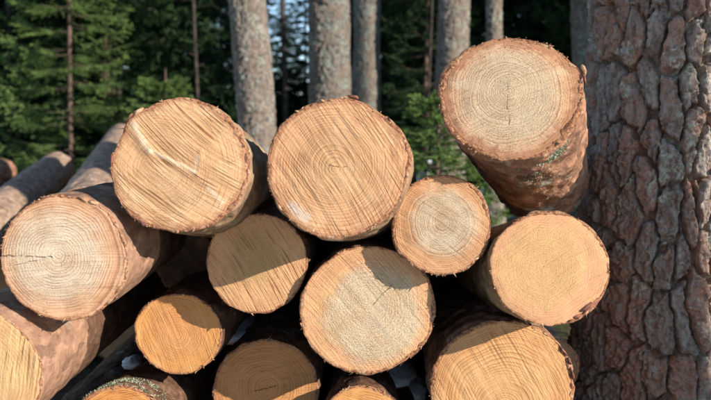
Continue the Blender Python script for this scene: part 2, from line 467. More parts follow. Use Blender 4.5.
def make_log(s):
    seed = s['seed']
    D = s['y'] + 1.76
    c = at(s['px'], s['py'], D)
    rx, ry = s['r'][0] * D / FPX, s['r'][1] * D / FPX
    dirv = Vector((s.get('dx', 0.0), 1.0, s.get('dz', 0.0))).normalized()
    Z = -dirv
    X = Vector((1, 0, 0)); X = (X - Z * X.dot(Z)).normalized()
    Y = Z.cross(X)
    M = Matrix((X, Y, Z)).transposed().to_4x4()
    M.translation = c
    root = link("log", None)
    root.matrix_world = M
    tag(root, s['label'], "log", s.get('group', "stacked logs"))
    L = s.get('L', 2.6)
    t = s.get('bark', 0.008)
    na = 150
    th = np.linspace(0, 2 * np.pi, na, endpoint=False)
    o = outline(th, rx, ry, seed, bumps=s.get('bumps', ()))
    ax, ay = s.get('slant', (0, 0))
    Rm = (rx + ry) / 2
    # bark tube
    fine = fbm(np.cos(th) * 14, np.sin(th) * 14, np.full_like(th, seed), octaves=3, seed=seed + 3)
    rin = o - (t / Rm) * np.clip(1 + 0.7 * fine + 1.1 * fbm(np.cos(th) * 2.2, np.sin(th) * 2.2, np.full_like(th, seed * 1.7), octaves=2, seed=seed + 6), 0.25, 2.6)
    cut = s.get('cutw', 0.0)
    rows = []
    zs = np.concatenate([np.linspace(0.0, 0.35, 48), 0.35 + (L - 0.35) * np.linspace(0, 1, 42)[1:] ** 1.4])
    face_z = lambda x, y: ax * x + ay * y
    jag = 0.004 * np.abs(fbm(np.cos(th) * 30, np.sin(th) * 30, np.full_like(th, 2.0 * seed), octaves=2, seed=seed + 4))
    def ring(rad, zz):
        x = rad * rx * np.cos(th); y = rad * ry * np.sin(th)
        rows.append(np.stack([x, y, zz + face_z(x, y)], -1))
    ring(rin - 0.002 / Rm, np.full(na, -0.004))
    ring(rin, -0.0005 + 0.0018 * fine)
    ring((rin + o) / 2, -0.5 * jag + 0.0025 * np.roll(fine, 7))
    for i, z in enumerate(zs):
        amp = s.get('lump', 0.005)
        x0, y0 = np.cos(th) * Rm, np.sin(th) * Rm
        b = fbm(x0 * 16, y0 * 16, np.full(na, z * 9.0 + seed * 5), octaves=4, seed=seed + 8)
        st = vnoise(x0 * 34, y0 * 34, np.full(na, z * 22.0 + seed), seed=seed + 9)
        disp = amp * b + 0.42 * amp * np.sign(st) * np.minimum(1, np.abs(st) * 6)
        if i == 0:
            disp = 0.4 * disp
        tap = 1.0 - s.get('taper', 0.02) * z
        ring(o * tap + disp / Rm, np.full(na, -z) - (jag * 1.5 + 0.001 if i == 0 else 0))
    V = np.concatenate(rows)
    q = grid_quads(len(rows), na, True)
    q = q[:, ::-1] if False else q
    mi = np.zeros(len(q), int); mi[:na * 3] = 1
    shade_from = s.get('shade_from')
    if shade_from:                                                   # pinkish flank near the end; dark bark beyond paints in the gap's shade
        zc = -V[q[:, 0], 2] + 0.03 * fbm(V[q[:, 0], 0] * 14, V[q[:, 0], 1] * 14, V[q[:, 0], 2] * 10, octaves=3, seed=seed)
        mi[(zc > shade_from) & (np.arange(len(q)) >= na * 3)] = 2
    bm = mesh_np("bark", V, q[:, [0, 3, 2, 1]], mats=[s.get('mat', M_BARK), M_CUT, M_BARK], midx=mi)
    bark = link("bark", bm, root)
    # sawn end
    nr = 58
    fr = []
    rnv = []
    for j in range(1, nr + 1):
        q_ = j / nr
        rad = q_ * (rin + 0.001 / Rm)
        x = rad * rx * np.cos(th); y = rad * ry * np.sin(th)
        zz = 0.0022 * fbm(x * 18 + seed, y * 18, octaves=3, seed=seed + 20) + 0.003 * vnoise(x * 5 + seed, y * 5, seed=seed + 21)
        sa = math.radians(s['face']['saw'])
        uu = -math.sin(sa) * x + math.cos(sa) * y
        zz = zz + 0.0007 * s['face']['sawk'] * vnoise(uu * 130, uu * 0 + seed, seed=seed + 22)
        for (x0, y0, x1, y1, hh, ww) in s.get('ridges', []):
            ex, ey = (x1 - x0), (y1 - y0); el_ = math.hypot(ex, ey)
            tt = np.clip(((x / rx - x0) * ex + (y / ry - y0) * ey) / el_ ** 2, 0, 1)
            side = ((x / rx - x0) * ey - (y / ry - y0) * ex) / el_
            dd = np.hypot(x / rx - (x0 + tt * ex), y / ry - (y0 + tt * ey))
            zz = zz + hh * np.exp(-(dd / ww) ** 2) * np.where(side > 0, 1.0, np.exp(-(dd / (ww * 0.5)) ** 2))
        zz = zz * np.clip((1 - q_) * 8, 0.15, 1) - 0.0015 * (q_ > 0.985)
        fr.append(np.stack([x, y, zz + face_z(x, y)], -1)); rnv.append(np.full(na, q_))
    V = np.concatenate([np.concatenate(fr), [[0, 0, fr[0][:, 2].mean()]]])
    ci = nr * na
    j = np.arange(na)
    tri = np.stack([np.full(na, ci), j, (j + 1) % na], -1)
    fm = mesh_np("end_face", V, [tri, grid_quads(nr, na, True)[:, [0, 3, 2, 1]]],
                 attrs={'rn': np.concatenate(rnv + [[0.0]])},
                 mats=[face_material("end_grain", Rm, dict(s['face'], seed=seed))])
    link("end_face", fm, root)
    # far end
    e = rows[-1]
    V = np.concatenate([e, [e.mean(0)]])
    tri = np.stack([np.full(na, na), (j + 1) % na, j], -1)
    link("end_face", mesh_np("far_end", V, tri, attrs={'rn': np.concatenate([np.ones(na), [0]])}, mats=[fm.materials[0]]), root)
    # frayed bark and saw splinters along the rim
    rs = np.random.default_rng(seed + 100)
    n = s.get('fray', 110)
    a = rs.uniform(0, 2 * np.pi, n)
    ia = (a / (2 * np.pi) * na).astype(int) % na
    rad = o[ia] * rs.uniform(0.955, 1.006, n)
    base = np.stack([rad * rx * np.cos(a), rad * ry * np.sin(a), np.zeros(n)], -1)
    base[:, 2] = face_z(base[:, 0], base[:, 1])
    ln = rs.uniform(0.002, 0.0065, n) * (1 + 1.0 * (rs.random(n) > 0.92))
    tang = np.stack([-np.sin(a), np.cos(a), np.zeros(n)], -1)
    rad_v = np.stack([np.cos(a), np.sin(a), np.zeros(n)], -1)
    dirs = rad_v * rs.uniform(-0.4, 0.9, (n, 1)) + tang * rs.uniform(-1, 1, (n, 1)) + np.array([0, 0, 1]) * rs.uniform(0.2, 1.0, (n, 1))
    dirs /= np.linalg.norm(dirs, axis=1, keepdims=True)
    sidev = np.cross(dirs, rs.normal(size=(n, 3))); sidev /= np.linalg.norm(sidev, axis=1, keepdims=True)
    w = ln[:, None] * rs.uniform(0.15, 0.5, (n, 1))
    up = np.cross(dirs, sidev)
    base = base - np.array([0, 0, 0.002])
    v0 = base + sidev * w; v1 = base - sidev * w; v2 = base + dirs * ln[:, None] * 1.2 + up * w * 0.4; v3 = base + up * w * 0.8
    V = np.stack([v0, v1, v2, v3], 1).reshape(-1, 3)
    k = np.arange(n)[:, None] * 4
    F = np.concatenate([k + np.array([0, 1, 2]), k + np.array([1, 3, 2]), k + np.array([3, 0, 2])])
    fo = link("splinters", mesh_np("splinters", V, F, smooth=False, mats=[M_SPLINTER]), root)
    fo["kind"] = "stuff"
    # chips of bark that stand off the rim
    for (ang, sz, off, mat) in s.get('chips', []):
        aa = math.radians(ang)
        i0 = int((aa % (2 * np.pi)) / (2 * np.pi) * na) % na
        m = 9
        tt = np.linspace(0, 2 * np.pi, m, endpoint=False)
        rr = sz * (0.35 + 0.75 * np.random.default_rng(int(ang) + seed).random(m))
        pu = rr * np.cos(tt) * 1.5; pv = rr * np.sin(tt) * 0.40
        bx = o[i0] * rx * math.cos(aa); by = o[i0] * ry * math.sin(aa)
        Tn = np.array([-math.sin(aa), math.cos(aa), 0]); Rn = np.array([math.cos(aa), math.sin(aa), 0]); Zn = np.array([0, 0, 1.0])
        ctr = np.array([bx, by, face_z(bx, by)]) + Rn * off
        fr_ = ctr + pu[:, None] * Tn + pv[:, None] * Rn + Zn * 0.002 + Zn * (0.25 * sz) * np.cos(tt * 3 + ang)[:, None]
        bk = ctr + 0.9 * pu[:, None] * Tn + 0.8 * pv[:, None] * Rn - Zn * 0.022
        V = np.concatenate([fr_, bk, [fr_.mean(0) + Zn * 0.003]])
        jj = np.arange(m); jn = (jj + 1) % m
        link("bark_flake", mesh_np("bark_flake", V, [np.stack([jj, jj + m, jn + m, jn], -1), np.stack([np.full(m, 2 * m), jj, jn], -1)], smooth=False, mats=[mat]), root)
    # lichen crust
    for (a0, a1, z0, z1, cnt, sz) in s.get('lichen', []):
        rs = np.random.default_rng(seed + 55)
        a = np.radians(rs.normal((a0 + a1) / 2, (a1 - a0) / 4, cnt)); z = rs.uniform(0, 1, cnt) ** 1.3 * (z1 - z0) + z0
        ia = (a / (2 * np.pi) * na).astype(int) % na
        R_ = o[ia] * (1 - s.get('taper', 0.02) * z)
        b = np.stack([R_ * rx * np.cos(a), R_ * ry * np.sin(a), -z], -1); b[:, 2] += face_z(b[:, 0], b[:, 1])
        nv = np.stack([np.cos(a), np.sin(a), 0 * a], -1)
        d1 = rs.normal(size=(cnt, 3)); d1 /= np.linalg.norm(d1, axis=1, keepdims=True)
        d2 = np.cross(d1, rs.normal(size=(cnt, 3))); d2 /= np.linalg.norm(d2, axis=1, keepdims=True)
        q_ = sz * rs.uniform(0.5, 1.4, (cnt, 1))
        b = b + nv * q_ * 0.5
        V = np.stack([b - d1 * q_, b + d2 * q_, b + d1 * q_, b - d2 * q_ + nv * q_], 1).reshape(-1, 3)
        lo = link("lichen", mesh_np("lichen", V, np.arange(cnt * 4).reshape(-1, 4), smooth=False, mats=[M_LICHEN]), bark)
        lo["kind"] = "stuff"
    return root

def FC(heart, sap, **k):
    d = dict(heart=heart, sap=sap, stain=(0.42, 0.25, 0.13), rimc=(0.33, 0.15, 0.075), pith=(0, 0), hc=(0, 0), hr=0.6,
             rings=26, ringk=0.7, saw=-40, sawk=0.6, grain=0.5)
    d.update(k)
    return d

TAN = (0.555, 0.365, 0.21); PALE = (0.60, 0.49, 0.335); ORANGE = (0.60, 0.315, 0.135); YEL = (0.62, 0.45, 0.235); PINK = (0.56, 0.345, 0.20)
LOGS = [
 dict(seed=1, px=179.5, py=165, r=(70.5, 68), y=0.0, dx=0.03, dz=-0.16, L=1.7, bark=0.007, mat=M_BARK_GREEN, bumps=[(133, 0.055, 7), (160, -0.03, 14)],
      label="large log at upper left with coarse diagonal saw marks and a torn ridge",
      face=FC(TAN, TAN, pith=(-0.30, -0.05), saw=-38, sawk=1.25, ringk=0.55, grain=0.5, rings=24, sawf=12, bend=-0.12, stain=(0.60, 0.47, 0.32), rim=0.90, rimn=0.2, smears=[(-0.74, 0.62, -0.44, 0.2, 0.06, (0.66, 0.57, 0.43)), (-0.42, 0.20, 0.26, -0.12, 0.05, (0.66, 0.56, 0.40)), (0.26, -0.12, 0.28, 0.12, 0.035, (0.66, 0.56, 0.40)), (0.45, -0.36, 0.64, -0.54, 0.05, (0.62, 0.52, 0.38))]),
      ridges=[(-0.72, 0.66, -0.42, 0.22, 0.0042, 0.09), (-0.42, 0.22, 0.26, -0.14, 0.0030, 0.07), (0.26, -0.14, 0.30, 0.20, 0.0022, 0.06), (0.46, -0.38, 0.64, -0.52, 0.003, 0.05)],
      chips=[(128, 0.012, -0.004, M_SPLINTER), (137, 0.010, -0.002, M_FLAKE), (175, 0.010, -0.002, M_FLAKE), (240, 0.012, -0.004, M_FLAKE)], lump=0.006),
 dict(seed=2, px=337.5, py=167.5, r=(72.5, 70.5), y=0.0, dx=0.09, dz=-0.16, L=1.7, bark=0.006, mat=M_BARK_GREEN, bumps=[(78, 0.015, 6), (8, 0.02, 8), (215, -0.015, 12)],
      label="large upper middle log with fine diagonal saw lines and a bark chip on top",
      face=FC(TAN, PINK, pith=(-0.05, 0.02), hr=0.55, hs=0.3, saw=-57, sawk=0.95, ringk=0.8, rings=24, grain=0.35, sawf=14, stain=(0.60, 0.44, 0.28), rim=0.91, rimn=0.18, smears=[(-0.62, -0.52, -0.42, -0.70, 0.10, (0.62, 0.57, 0.50)), (0.75, 0.3, 0.9, -0.1, 0.06, (0.30, 0.14, 0.07)), (0.3, -0.62, 0.75, -0.42, 0.05, (0.38, 0.19, 0.10))],
              cracks=[(-5, -0.1, 0.22, 0.012)]),
      chips=[(78, 0.010, 0.004, M_FLAKE), (215, 0.006, 0, M_SPLINTER)], lump=0.005),
 dict(seed=3, px=510.5, py=97.5, r=(70, 63.5), y=0.045, dx=0.30, dz=-0.265, L=1.0, bark=0.012, mat=M_BARK_RED, slant=(-0.14, 0.05), bumps=[(20, 0.05, 7), (40, -0.02, 12)],
      label="topmost log leaning on the pine with its reddish lichen-spotted bark showing below",
      face=FC((0.63, 0.54, 0.40), (0.54, 0.34, 0.21), pith=(-0.05, 0.08), hc=(-0.03, 0.0), hr=0.72, hs=0.22, saw=20, sawk=0.35, grain=0.85, ringk=0.8, rings=28, rim=0.84, rimn=0.26, speck=0.95, smears=[(-0.98, 0.30, -0.45, 0.18, 0.12, (0.60, 0.47, 0.31)), (0.25, 0.12, 0.85, 0.38, 0.13, (0.60, 0.45, 0.27)), (-0.3, 0.6, 0.3, 0.62, 0.10, (0.58, 0.44, 0.28))],
              stain=(0.52, 0.40, 0.26), cracks=[(-88, 0.0, 0.55, 0.014), (90, 0.0, 0.2, 0.012)]),
      chips=[(22, 0.016, 0.006, M_SPLINTER), (14, 0.010, 0.004, M_FLAKE)], lump=0.008, taper=0.05,
      lichen=[(290, 316, 0.02, 0.10, 700, 0.0019), (262, 300, 0.05, 0.30, 350, 0.0016)]),
 dict(seed=4, px=441, py=225, r=(49.5, 51), y=0.095, dx=0.10, dz=-0.10, L=1.9, bark=0.005,
      label="small pale-hearted log between the topmost log and the whitish log",
      face=FC((0.67, 0.60, 0.47), PINK, pith=(0.0, 0.05), hc=(0.05, 0.06), hr=0.64, hs=0.16, saw=-35, sawk=0.45, grain=0.8, ringk=0.75, rings=22, rim=0.95),
      chips=[(285, 0.009, -0.003, M_SPLINTER)]),
 dict(seed=5, px=549.5, py=268.5, r=(60, 58), y=0.05, dx=0.03, dz=-0.17, L=1.1, bark=0.004, mat=M_BARK_GREEN,
      label="smooth yellow-tan log touching the pine, with a dark bark scrap at lower right",
      face=FC((0.61, 0.415, 0.215), (0.57, 0.34, 0.20), pith=(-0.12, 0.0), hc=(-0.1, 0.05), hr=0.70, hs=0.14, saw=35, sawk=0.25, grain=0.55, ringk=0.35, rings=26, rim=0.97,
              stain=(0.60, 0.40, 0.20), cracks=[(62, -0.12, 0.24, 0.012)]),
      chips=[(313, 0.021, -0.010, M_FLAKE), (300, 0.014, -0.007, M_FLAKE), (291, 0.008, -0.005, M_FLAKE)], fray=50),
 dict(seed=6, px=64, py=258.5, r=(65, 64), y=-0.02, dx=0.0, dz=0.0, L=1.6, bark=0.004, mat=M_BARK_PINK, shade_from=0.29, lump=0.0028,
      label="large pale ringed log at the left edge with peeled pinkish flank",
      face=FC((0.67, 0.61, 0.50), (0.58, 0.39, 0.265), pith=(-0.12, 0.02), hc=(-0.12, 0.02), hr=0.72, hs=0.2, saw=5, sawk=0.4, grain=0.6, ringk=0.9, rings=20, rim=0.96,
              cracks=[(178, 0.05, 0.95, 0.018), (8, 0.05, 0.35, 0.012), (-170, 0.3, 0.8, 0.012)]),
      chips=[(70, 0.010, 0.0, M_SPLINTER), (62, 0.007, 0.0, M_SPLINTER)]),
 dict(seed=7, px=256.5, py=263.5, r=(51, 51.5), y=0.19, dx=0.05, dz=-0.02, L=2.2, bark=0.004,
      label="log with its upper half shaded, hanging below the gap of the two large upper logs",
      face=FC((0.56, 0.38, 0.20), PINK, pith=(0.05, 0.1), hc=(-0.05, 0.1), hr=0.5, hs=0.2, saw=-58, sawk=1.0, grain=0.8, ringk=0.3, sawf=10, rim=0.97, stain=(0.58, 0.41, 0.22)), fray=70),
 dict(seed=8, px=178, py=334, r=(45, 42.5), y=0.28, dx=0.06, dz=0.0, L=2.2, bark=0.004,
      label="small smooth orange log with a rounded shadow on its upper right",
      face=FC(ORANGE, (0.58, 0.31, 0.12), pith=(-0.02, -0.05), saw=-68, sawk=0.5, grain=0.2, ringk=0.55, rings=18, sawf=11, rim=0.95, stain=(0.62, 0.40, 0.19)), fray=40),
 dict(seed=9, px=367.5, py=310.5, r=(69, 66), y=0.15, dx=0.02, dz=-0.03, L=2.2, bark=0.006,
      label="large log in the middle with a rough whitish heart and orange outer wood",
      face=FC((0.66, 0.58, 0.44), (0.58, 0.355, 0.21), pith=(0.05, 0.05), hc=(0.09, -0.06), hr=0.73, hs=0.13, saw=-50, sawk=0.5, grain=1.0, ringk=0.5, rings=26, rim=0.955, smears=[(-0.80, 0.05, -0.35, 0.62, 0.09, (0.60, 0.36, 0.14))],
              stain=(0.58, 0.40, 0.21), cracks=[(48, 0.02, 0.55, 0.012)]),
      chips=[(100, 0.008, 0.001, M_FLAKE)], fray=130),
 dict(seed=10, px=266, py=391, r=(54.5, 54), y=0.36, dx=0.03, dz=0.0, L=2.2, bark=0.005,
      label="fully shaded orange-brown log at the bottom beside the small orange log",
      face=FC(ORANGE, (0.52, 0.28, 0.12), pith=(0.0, 0.05), saw=10, sawk=0.4, grain=0.3, ringk=0.7, rings=18, rim=0.94, cracks=[(15, -0.25, 0.3, 0.014)])),
 dict(seed=11, px=502, py=389, r=(74, 71), y=0.20, dx=0.05, dz=-0.05, L=2.2, bark=0.008, mat=M_BARK_RED,
      label="large orange-yellow log at the bottom right with arched rings and reddish bark",
      face=FC((0.60, 0.38, 0.19), (0.58, 0.335, 0.16), pith=(0.05, -0.25), saw=-62, sawk=0.6, grain=0.25, ringk=0.75, rings=22, sawf=12, rim=0.955, stain=(0.62, 0.43, 0.22)),
      chips=[(35, 0.012, -0.001, M_FLAKE), (25, 0.010, 0.0, M_FLAKE), (15, 0.012, -0.001, M_FLAKE), (150, 0.010, -0.001, M_FLAKE), (165, 0.012, -0.002, M_FLAKE)], lump=0.008),
 dict(seed=12, px=-24, py=375, r=(67, 68), y=-0.05, dx=0.0, dz=0.0, L=1.6, bark=0.004, mat=M_BARK_PINK, shade_from=0.29, lump=0.0028,
      label="partly cropped log in the bottom left corner with streaked yellow end",
      face=FC((0.63, 0.46, 0.25), (0.60, 0.42, 0.22), pith=(-0.1, -0.1), saw=82, sawk=1.0, grain=0.4, ringk=0.4, rings=18, sawf=8, rim=0.96)),
 dict(seed=13, px=119, py=430, r=(50, 46), y=0.18, dx=0.0, dz=-0.14, L=1.2, bark=0.010,
      label="lichen-crusted log peeking up at the bottom edge near the left corner",
      face=FC(ORANGE, (0.55, 0.28, 0.10), pith=(0.0, 0.0), saw=8, sawk=0.6, grain=0.3, ringk=0.9, rings=14),
      lichen=[(50, 140, 0.0, 0.10, 2600, 0.0019)]),
 dict(seed=14, px=362, py=426, r=(42, 42), y=0.22, dx=0.0, dz=-0.12, L=1.3, bark=0.006,
      label="small orange log barely showing at the bottom edge under the whitish log",
      face=FC(ORANGE, (0.60, 0.33, 0.13), pith=(0.1, 0.1), saw=-15, sawk=0.5, grain=0.3, ringk=0.6, rings=16)),
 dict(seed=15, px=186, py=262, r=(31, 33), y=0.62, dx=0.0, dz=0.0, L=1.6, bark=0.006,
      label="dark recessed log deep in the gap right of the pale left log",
      face=FC((0.14, 0.115, 0.10), (0.13, 0.10, 0.08), saw=20, grain=0.6)),  # near-black wood colour puts the gap's deep shade into this end
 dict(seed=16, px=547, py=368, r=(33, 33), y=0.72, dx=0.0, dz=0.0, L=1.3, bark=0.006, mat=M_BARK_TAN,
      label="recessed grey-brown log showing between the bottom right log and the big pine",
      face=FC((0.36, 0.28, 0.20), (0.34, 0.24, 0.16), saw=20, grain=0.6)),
]
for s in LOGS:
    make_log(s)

# logs of the pile's hidden bottom layer, which carry the rows in view
HID = FC(TAN, TAN, saw=-30)
for i, (x, r) in enumerate([(-0.80, 0.12), (-0.50, 0.12), (-0.20, 0.13), (0.08, 0.12), (0.36, 0.12)]):
    z = r - 0.02
    D = 1.76 + 0.25
    px = 355.5 + x / D * FPX * 1.0
    v = Vector((x, -1.76 + D, z)) - CAM
    cth, sth = math.cos(PITCH), math.sin(PITCH)
    dep = v.y * cth - v.z * sth
    px = 355.5 + v.x / dep * FPX
    py = 200 - (v.y * sth + v.z * cth) / dep * FPX
    make_log(dict(seed=30 + i, px=px, py=py, r=(r / D * FPX, r / D * FPX), y=0.25, L=2.0, face=HID, fray=20,
                  label="log of the lowest layer, under the rows that show their ends", group="logs of the lowest layer"))

def log_between(pn, pf, r, seed, label, mat, group="logs lying behind at left"):
    d = (pf - pn); L = d.length; d.normalize()
    D = pn.y + 1.76
    v = pn - CAM
    cth, sth = math.cos(PITCH), math.sin(PITCH)
    dep = v.y * cth - v.z * sth
    px = 355.5 + v.x / dep * FPX; py = 200 - (v.y * sth + v.z * cth) / dep * FPX
    return make_log(dict(seed=seed, px=px, py=py, r=(r / D * FPX, r / D * FPX), y=pn.y, dx=d.x / d.y, dz=d.z / d.y, L=L, mat=mat,
                         label=label, group=group, face=HID, fray=20, taper=0.04))
log_between(at(-32, 246, 3.2), at(57, 168, 5.5), 0.118, 51, "tan log lying behind the pale left log, crossed by a shadow band", M_BARK_TAN)
log_between(at(84, 222, 3.0), at(122, 138, 6.4), 0.125, 52, "long brown log running back between the left spruce and the upper left log", M_BARK_TAN)
log_between(at(-60, 205, 4.6), at(3, 172, 5.6), 0.10, 53, "short reddish log end peeping in at the left edge", M_BARK_RED)
for i, (x0, y0, x1, y1, z0, z1, r) in enumerate([(-1.35, 1.6, -1.6, 4.2, 0.15, 0.15, 0.15), (-1.75, 1.8, -2.1, 4.2, 0.14, 0.14, 0.14), (-1.0, 1.7, -1.3, 4.4, 0.15, 0.15, 0.15),
                                                 (-1.50, 1.75, -1.85, 4.3, 0.40, 0.40, 0.13), (-1.13, 1.75, -1.45, 4.4, 0.40, 0.40, 0.12)]):
    log_between(Vector((x0, y0, z0)), Vector((x1, y1, z1)), r, 60 + i, "log under the two brown logs lying behind at left", M_BARK, "logs under the back logs at left")

# snow lodged between the logs
def snow_clump(px, py, D, rx, rz, seed, label):
    nu, nv = 22, 14
    u = np.linspace(0, 2 * np.pi, nu, endpoint=False); v = np.linspace(0.0, np.pi, nv)
    U, W = np.meshgrid(u, v)
    n = 1 + 0.35 * fbm(np.cos(U) * np.sin(W) * 2 + seed, np.sin(U) * np.sin(W) * 2, np.cos(W) * 2, octaves=3, seed=seed)
    V = np.stack([rx * n * np.sin(W) * np.cos(U), rx * 1.8 * n * np.sin(W) * np.sin(U), rz * n * np.cos(W)], -1).reshape(-1, 3)
    o = link("snow_clump", mesh_np("snow_clump", V, grid_quads(nv, nu, True)[:, ::-1], mats=[M_SNOW]))
    o.location = at(px, py, D)
    tag(o, label, "snow", "snow lodged in the log pile")
snow_clump(216, 300, 2.5, 0.07, 0.03, 1, "bluish clump of snow left of the half-shaded log's foot")
snow_clump(240, 328, 2.45, 0.10, 0.03, 2, "shaded snow lying on top of the shaded orange-brown log")
snow_clump(388, 372, 2.5, 0.08, 0.03, 3, "shaded snow under the right side of the whitish log")
snow_clump(410, 388, 2.6, 0.06, 0.03, 4, "shaded snow beside the small orange log at the bottom edge")
snow_clump(132, 362, 2.55, 0.028, 0.016, 5, "small shaded snow lump left of the small orange log")
snow_clump(458, 304, 3.0, 0.012, 0.02, 6, "tiny bright snow speck in the dark gap left of the yellow-tan log")

# ------------------------------------------------------------------ pines
def plated_trunk(r0, r1, flare, H, dense_h, dz, dth_len, seed, cell=(0.058, 0.17), depth=0.022, lean=(0, 0), split=False, mat=None, root=None, taper_h=None):
    zs = np.concatenate([np.arange(-0.1, dense_h, dz), np.geomspace(dense_h, H, 26)])
    na = int(2 * np.pi * r0 / dth_len)
    th = np.linspace(0, 2 * np.pi, na, endpoint=False)          # seam at +y, away from the camera
    T, Zg = np.meshgrid(th, zs)
    ang = T + np.pi / 2
    base = r1 + (r0 - r1) * (1 - np.clip(Zg / H, 0, 1)) + flare * np.exp(-np.maximum(Zg, 0) / 0.55)
    u = T * r0; v = Zg
    cx, cy = np.cos(ang) * r0, np.sin(ang) * r0
    uw = u + 0.024 * fbm(cx * 9, cy * 9, Zg * 6, octaves=3, seed=seed) + 0.010 * fbm(cx * 32, cy * 32, Zg * 26, octaves=3, seed=seed + 3)
    vw = v + 0.060 * fbm(cx * 8 + 5, cy * 8, Zg * 7, octaves=3, seed=seed + 40) + 0.018 * fbm(cx * 30, cy * 30, Zg * 30, octaves=3, seed=seed + 43)
    gu, gv = uw / cell[0], vw / cell[1]
    iu, iv = np.floor(gu), np.floor(gv)
    f1 = np.full(gu.shape, 9.0); f2 = np.full(gu.shape, 9.0); pid = np.zeros(gu.shape, np.int64)
    for a in (-1, 0, 1, ):
        for b in (-1, 0, 1):
            qx, qy = iu + a, iv + b
            jx = qx + 0.5 + 0.8 * (_hash(qx, qy, qx * 0, seed) - 0.5)
            jy = qy + 0.5 + 0.9 * (_hash(qx, qy, qx * 0 + 3, seed) - 0.5)
            d = np.hypot(gu - jx, gv - jy)
            idn = (qx.astype(np.int64) + 500) * 100000 + (qy.astype(np.int64) + 500)
            closer = d < f1
            f2 = np.where(closer, f1, np.minimum(f2, d)); pid = np.where(closer, idn, pid); f1 = np.minimum(f1, d)
    fis = f2 - f1
    pr = _hash((pid // 100000).astype(float), (pid % 100000).astype(float), 0 * gu, seed + 77)
    lay = fbm(cx * 22, cy * 22, Zg * 12, octaves=4, seed=seed + 9, rough=0.6) * 0.5 + 0.5
    lay = lay + 0.25 * (pr - 0.5)
    ter = np.floor(lay * 6) / 6 + sstep(0.6, 1.0, (lay * 6) % 1) / 6
    def scales(cu, cv, sd):
        a_, b_ = (uw + 0.006 * fbm(cx * 60, cy * 60, Zg * 40, octaves=2, seed=sd)) / cu, (vw + 0.012 * fbm(cx * 50, cy * 50, Zg * 40 + 9, octaves=2, seed=sd + 1)) / cv
        ia, ib = np.floor(a_), np.floor(b_)
        best = np.full(a_.shape, 9.0); rv = np.zeros(a_.shape)
        for p_ in (-1, 0, 1):
            for q_ in (-1, 0, 1):
                qx, qy = ia + p_, ib + q_
                dd = np.hypot(a_ - qx - 0.5 - 0.8 * (_hash(qx, qy, qx * 0, sd) - 0.5), b_ - qy - 0.5 - 0.8 * (_hash(qx, qy, qx * 0 + 1, sd) - 0.5))
                rv = np.where(dd < best, _hash(qx, qy, qx * 0 + 2, sd), rv); best = np.minimum(best, dd)
        return rv
    sc = 0.5 * scales(0.024, 0.050, seed + 61) + 0.5 * scales(0.011, 0.020, seed + 62)
    ter = 0.35 * ter + 0.65 * sc
    h = sstep(0.0, 0.15, fis + 0.14 * fbm(cx * 50, cy * 50, Zg * 40, octaves=3, seed=seed + 2)) * (0.95 + 0.25 * pr) + 0.85 * (ter - 0.3) + 0.22 * fbm(cx * 70, cy * 70, Zg * 50, octaves=4, seed=seed + 5, rough=0.65)
    R = base + depth * h + 0.012 * fbm(cx * 3, cy * 3, Zg * 2.2, octaves=2, seed=seed + 31) - depth * 0.9
    X = R * np.cos(ang) + lean[0] * Zg; Y = R * np.sin(ang) + lean[1] * Zg
    V = np.stack([X, Y, Zg], -1).reshape(-1, 3)
    F = grid_quads(len(zs), na, True)
    at_ = {'plate': pr.ravel(), 'layer': np.clip(ter, 0, 1).ravel()}
    if not split:
        return link("trunk", mesh_np("trunk", V, F, attrs=at_, mats=[mat]), root)
    fid = pid.ravel()[F[:, 0]]
    ctr = V[F[:, 0]]
    vis = (ctr[:, 1] < 0.06) & (ctr[:, 2] > 0.05) & (ctr[:, 2] < 1.62)
    pick = np.zeros(len(F), bool)
    groups = []
    for i in np.unique(fid[vis]):
        m = vis & (fid == i)
        if m.sum() < 60:
            continue
        pick |= m
        groups.append(m)
    trunk = link("trunk", None, root)
    def sub(name, m, parent):
        f = F[m]
        used, inv = np.unique(f.ravel(), return_inverse=True)
        o = link(name, mesh_np(name, V[used], inv.reshape(-1, 4), attrs={k: a[used] for k, a in at_.items()}, mats=[mat], smooth=False), parent)
        return o
    tk = sub("trunk", ~pick, root)
    bpy.data.objects.remove(trunk)
    for m in groups:
        sub("bark_plate", m, tk)
    return tk

M_PINE = pine_bark_material("pine_bark", (0.35, 0.29, 0.24), (0.38, 0.195, 0.125), (0.44, 0.45, 0.34), 0.5)
M_PINE_BG = pine_bark_material("pine_bark_back", (0.21, 0.175, 0.14), (0.20, 0.145, 0.11), (0.24, 0.30, 0.25), 0.8)
M_PINE_PALE = pine_bark_material("spruce_bark_pale", (0.265, 0.22, 0.175), (0.22, 0.16, 0.12), (0.35, 0.37, 0.32), 0.7)
M_NEEDLE_PINE = needle_material("pine_needles", (0.03, 0.06, 0.022), (0.05, 0.095, 0.03), (0.075, 0.12, 0.04))

def needle_tris(base, dirs, ln, wd, rs):
    n = len(base)
    side = np.cross(dirs, rs.normal(size=(n, 3)))
    side /= np.linalg.norm(side, axis=1, keepdims=True) + 1e-9
    V = np.stack([base - side * wd, base + side * wd, base + dirs * ln], 1).reshape(-1, 3)
    return V, np.arange(n * 3).reshape(-1, 3)

def tube(pts, radii, n=6):
    pts = np.asarray(pts, float); V = []
    for i, p in enumerate(pts):
        d = pts[min(i + 1, len(pts) - 1)] - pts[max(i - 1, 0)]
        d /= np.linalg.norm(d)
        a = np.cross(d, [0.3, 0.2, 1.0] if abs(d[2]) < 0.9 else [1, 0, 0]); a /= np.linalg.norm(a); b = np.cross(d, a)
        t = np.linspace(0, 2 * np.pi, n, endpoint=False)[:, None]
        V.append(p + radii[i] * (np.cos(t) * a + np.sin(t) * b))
    return np.concatenate(V), grid_quads(len(pts), n, True)

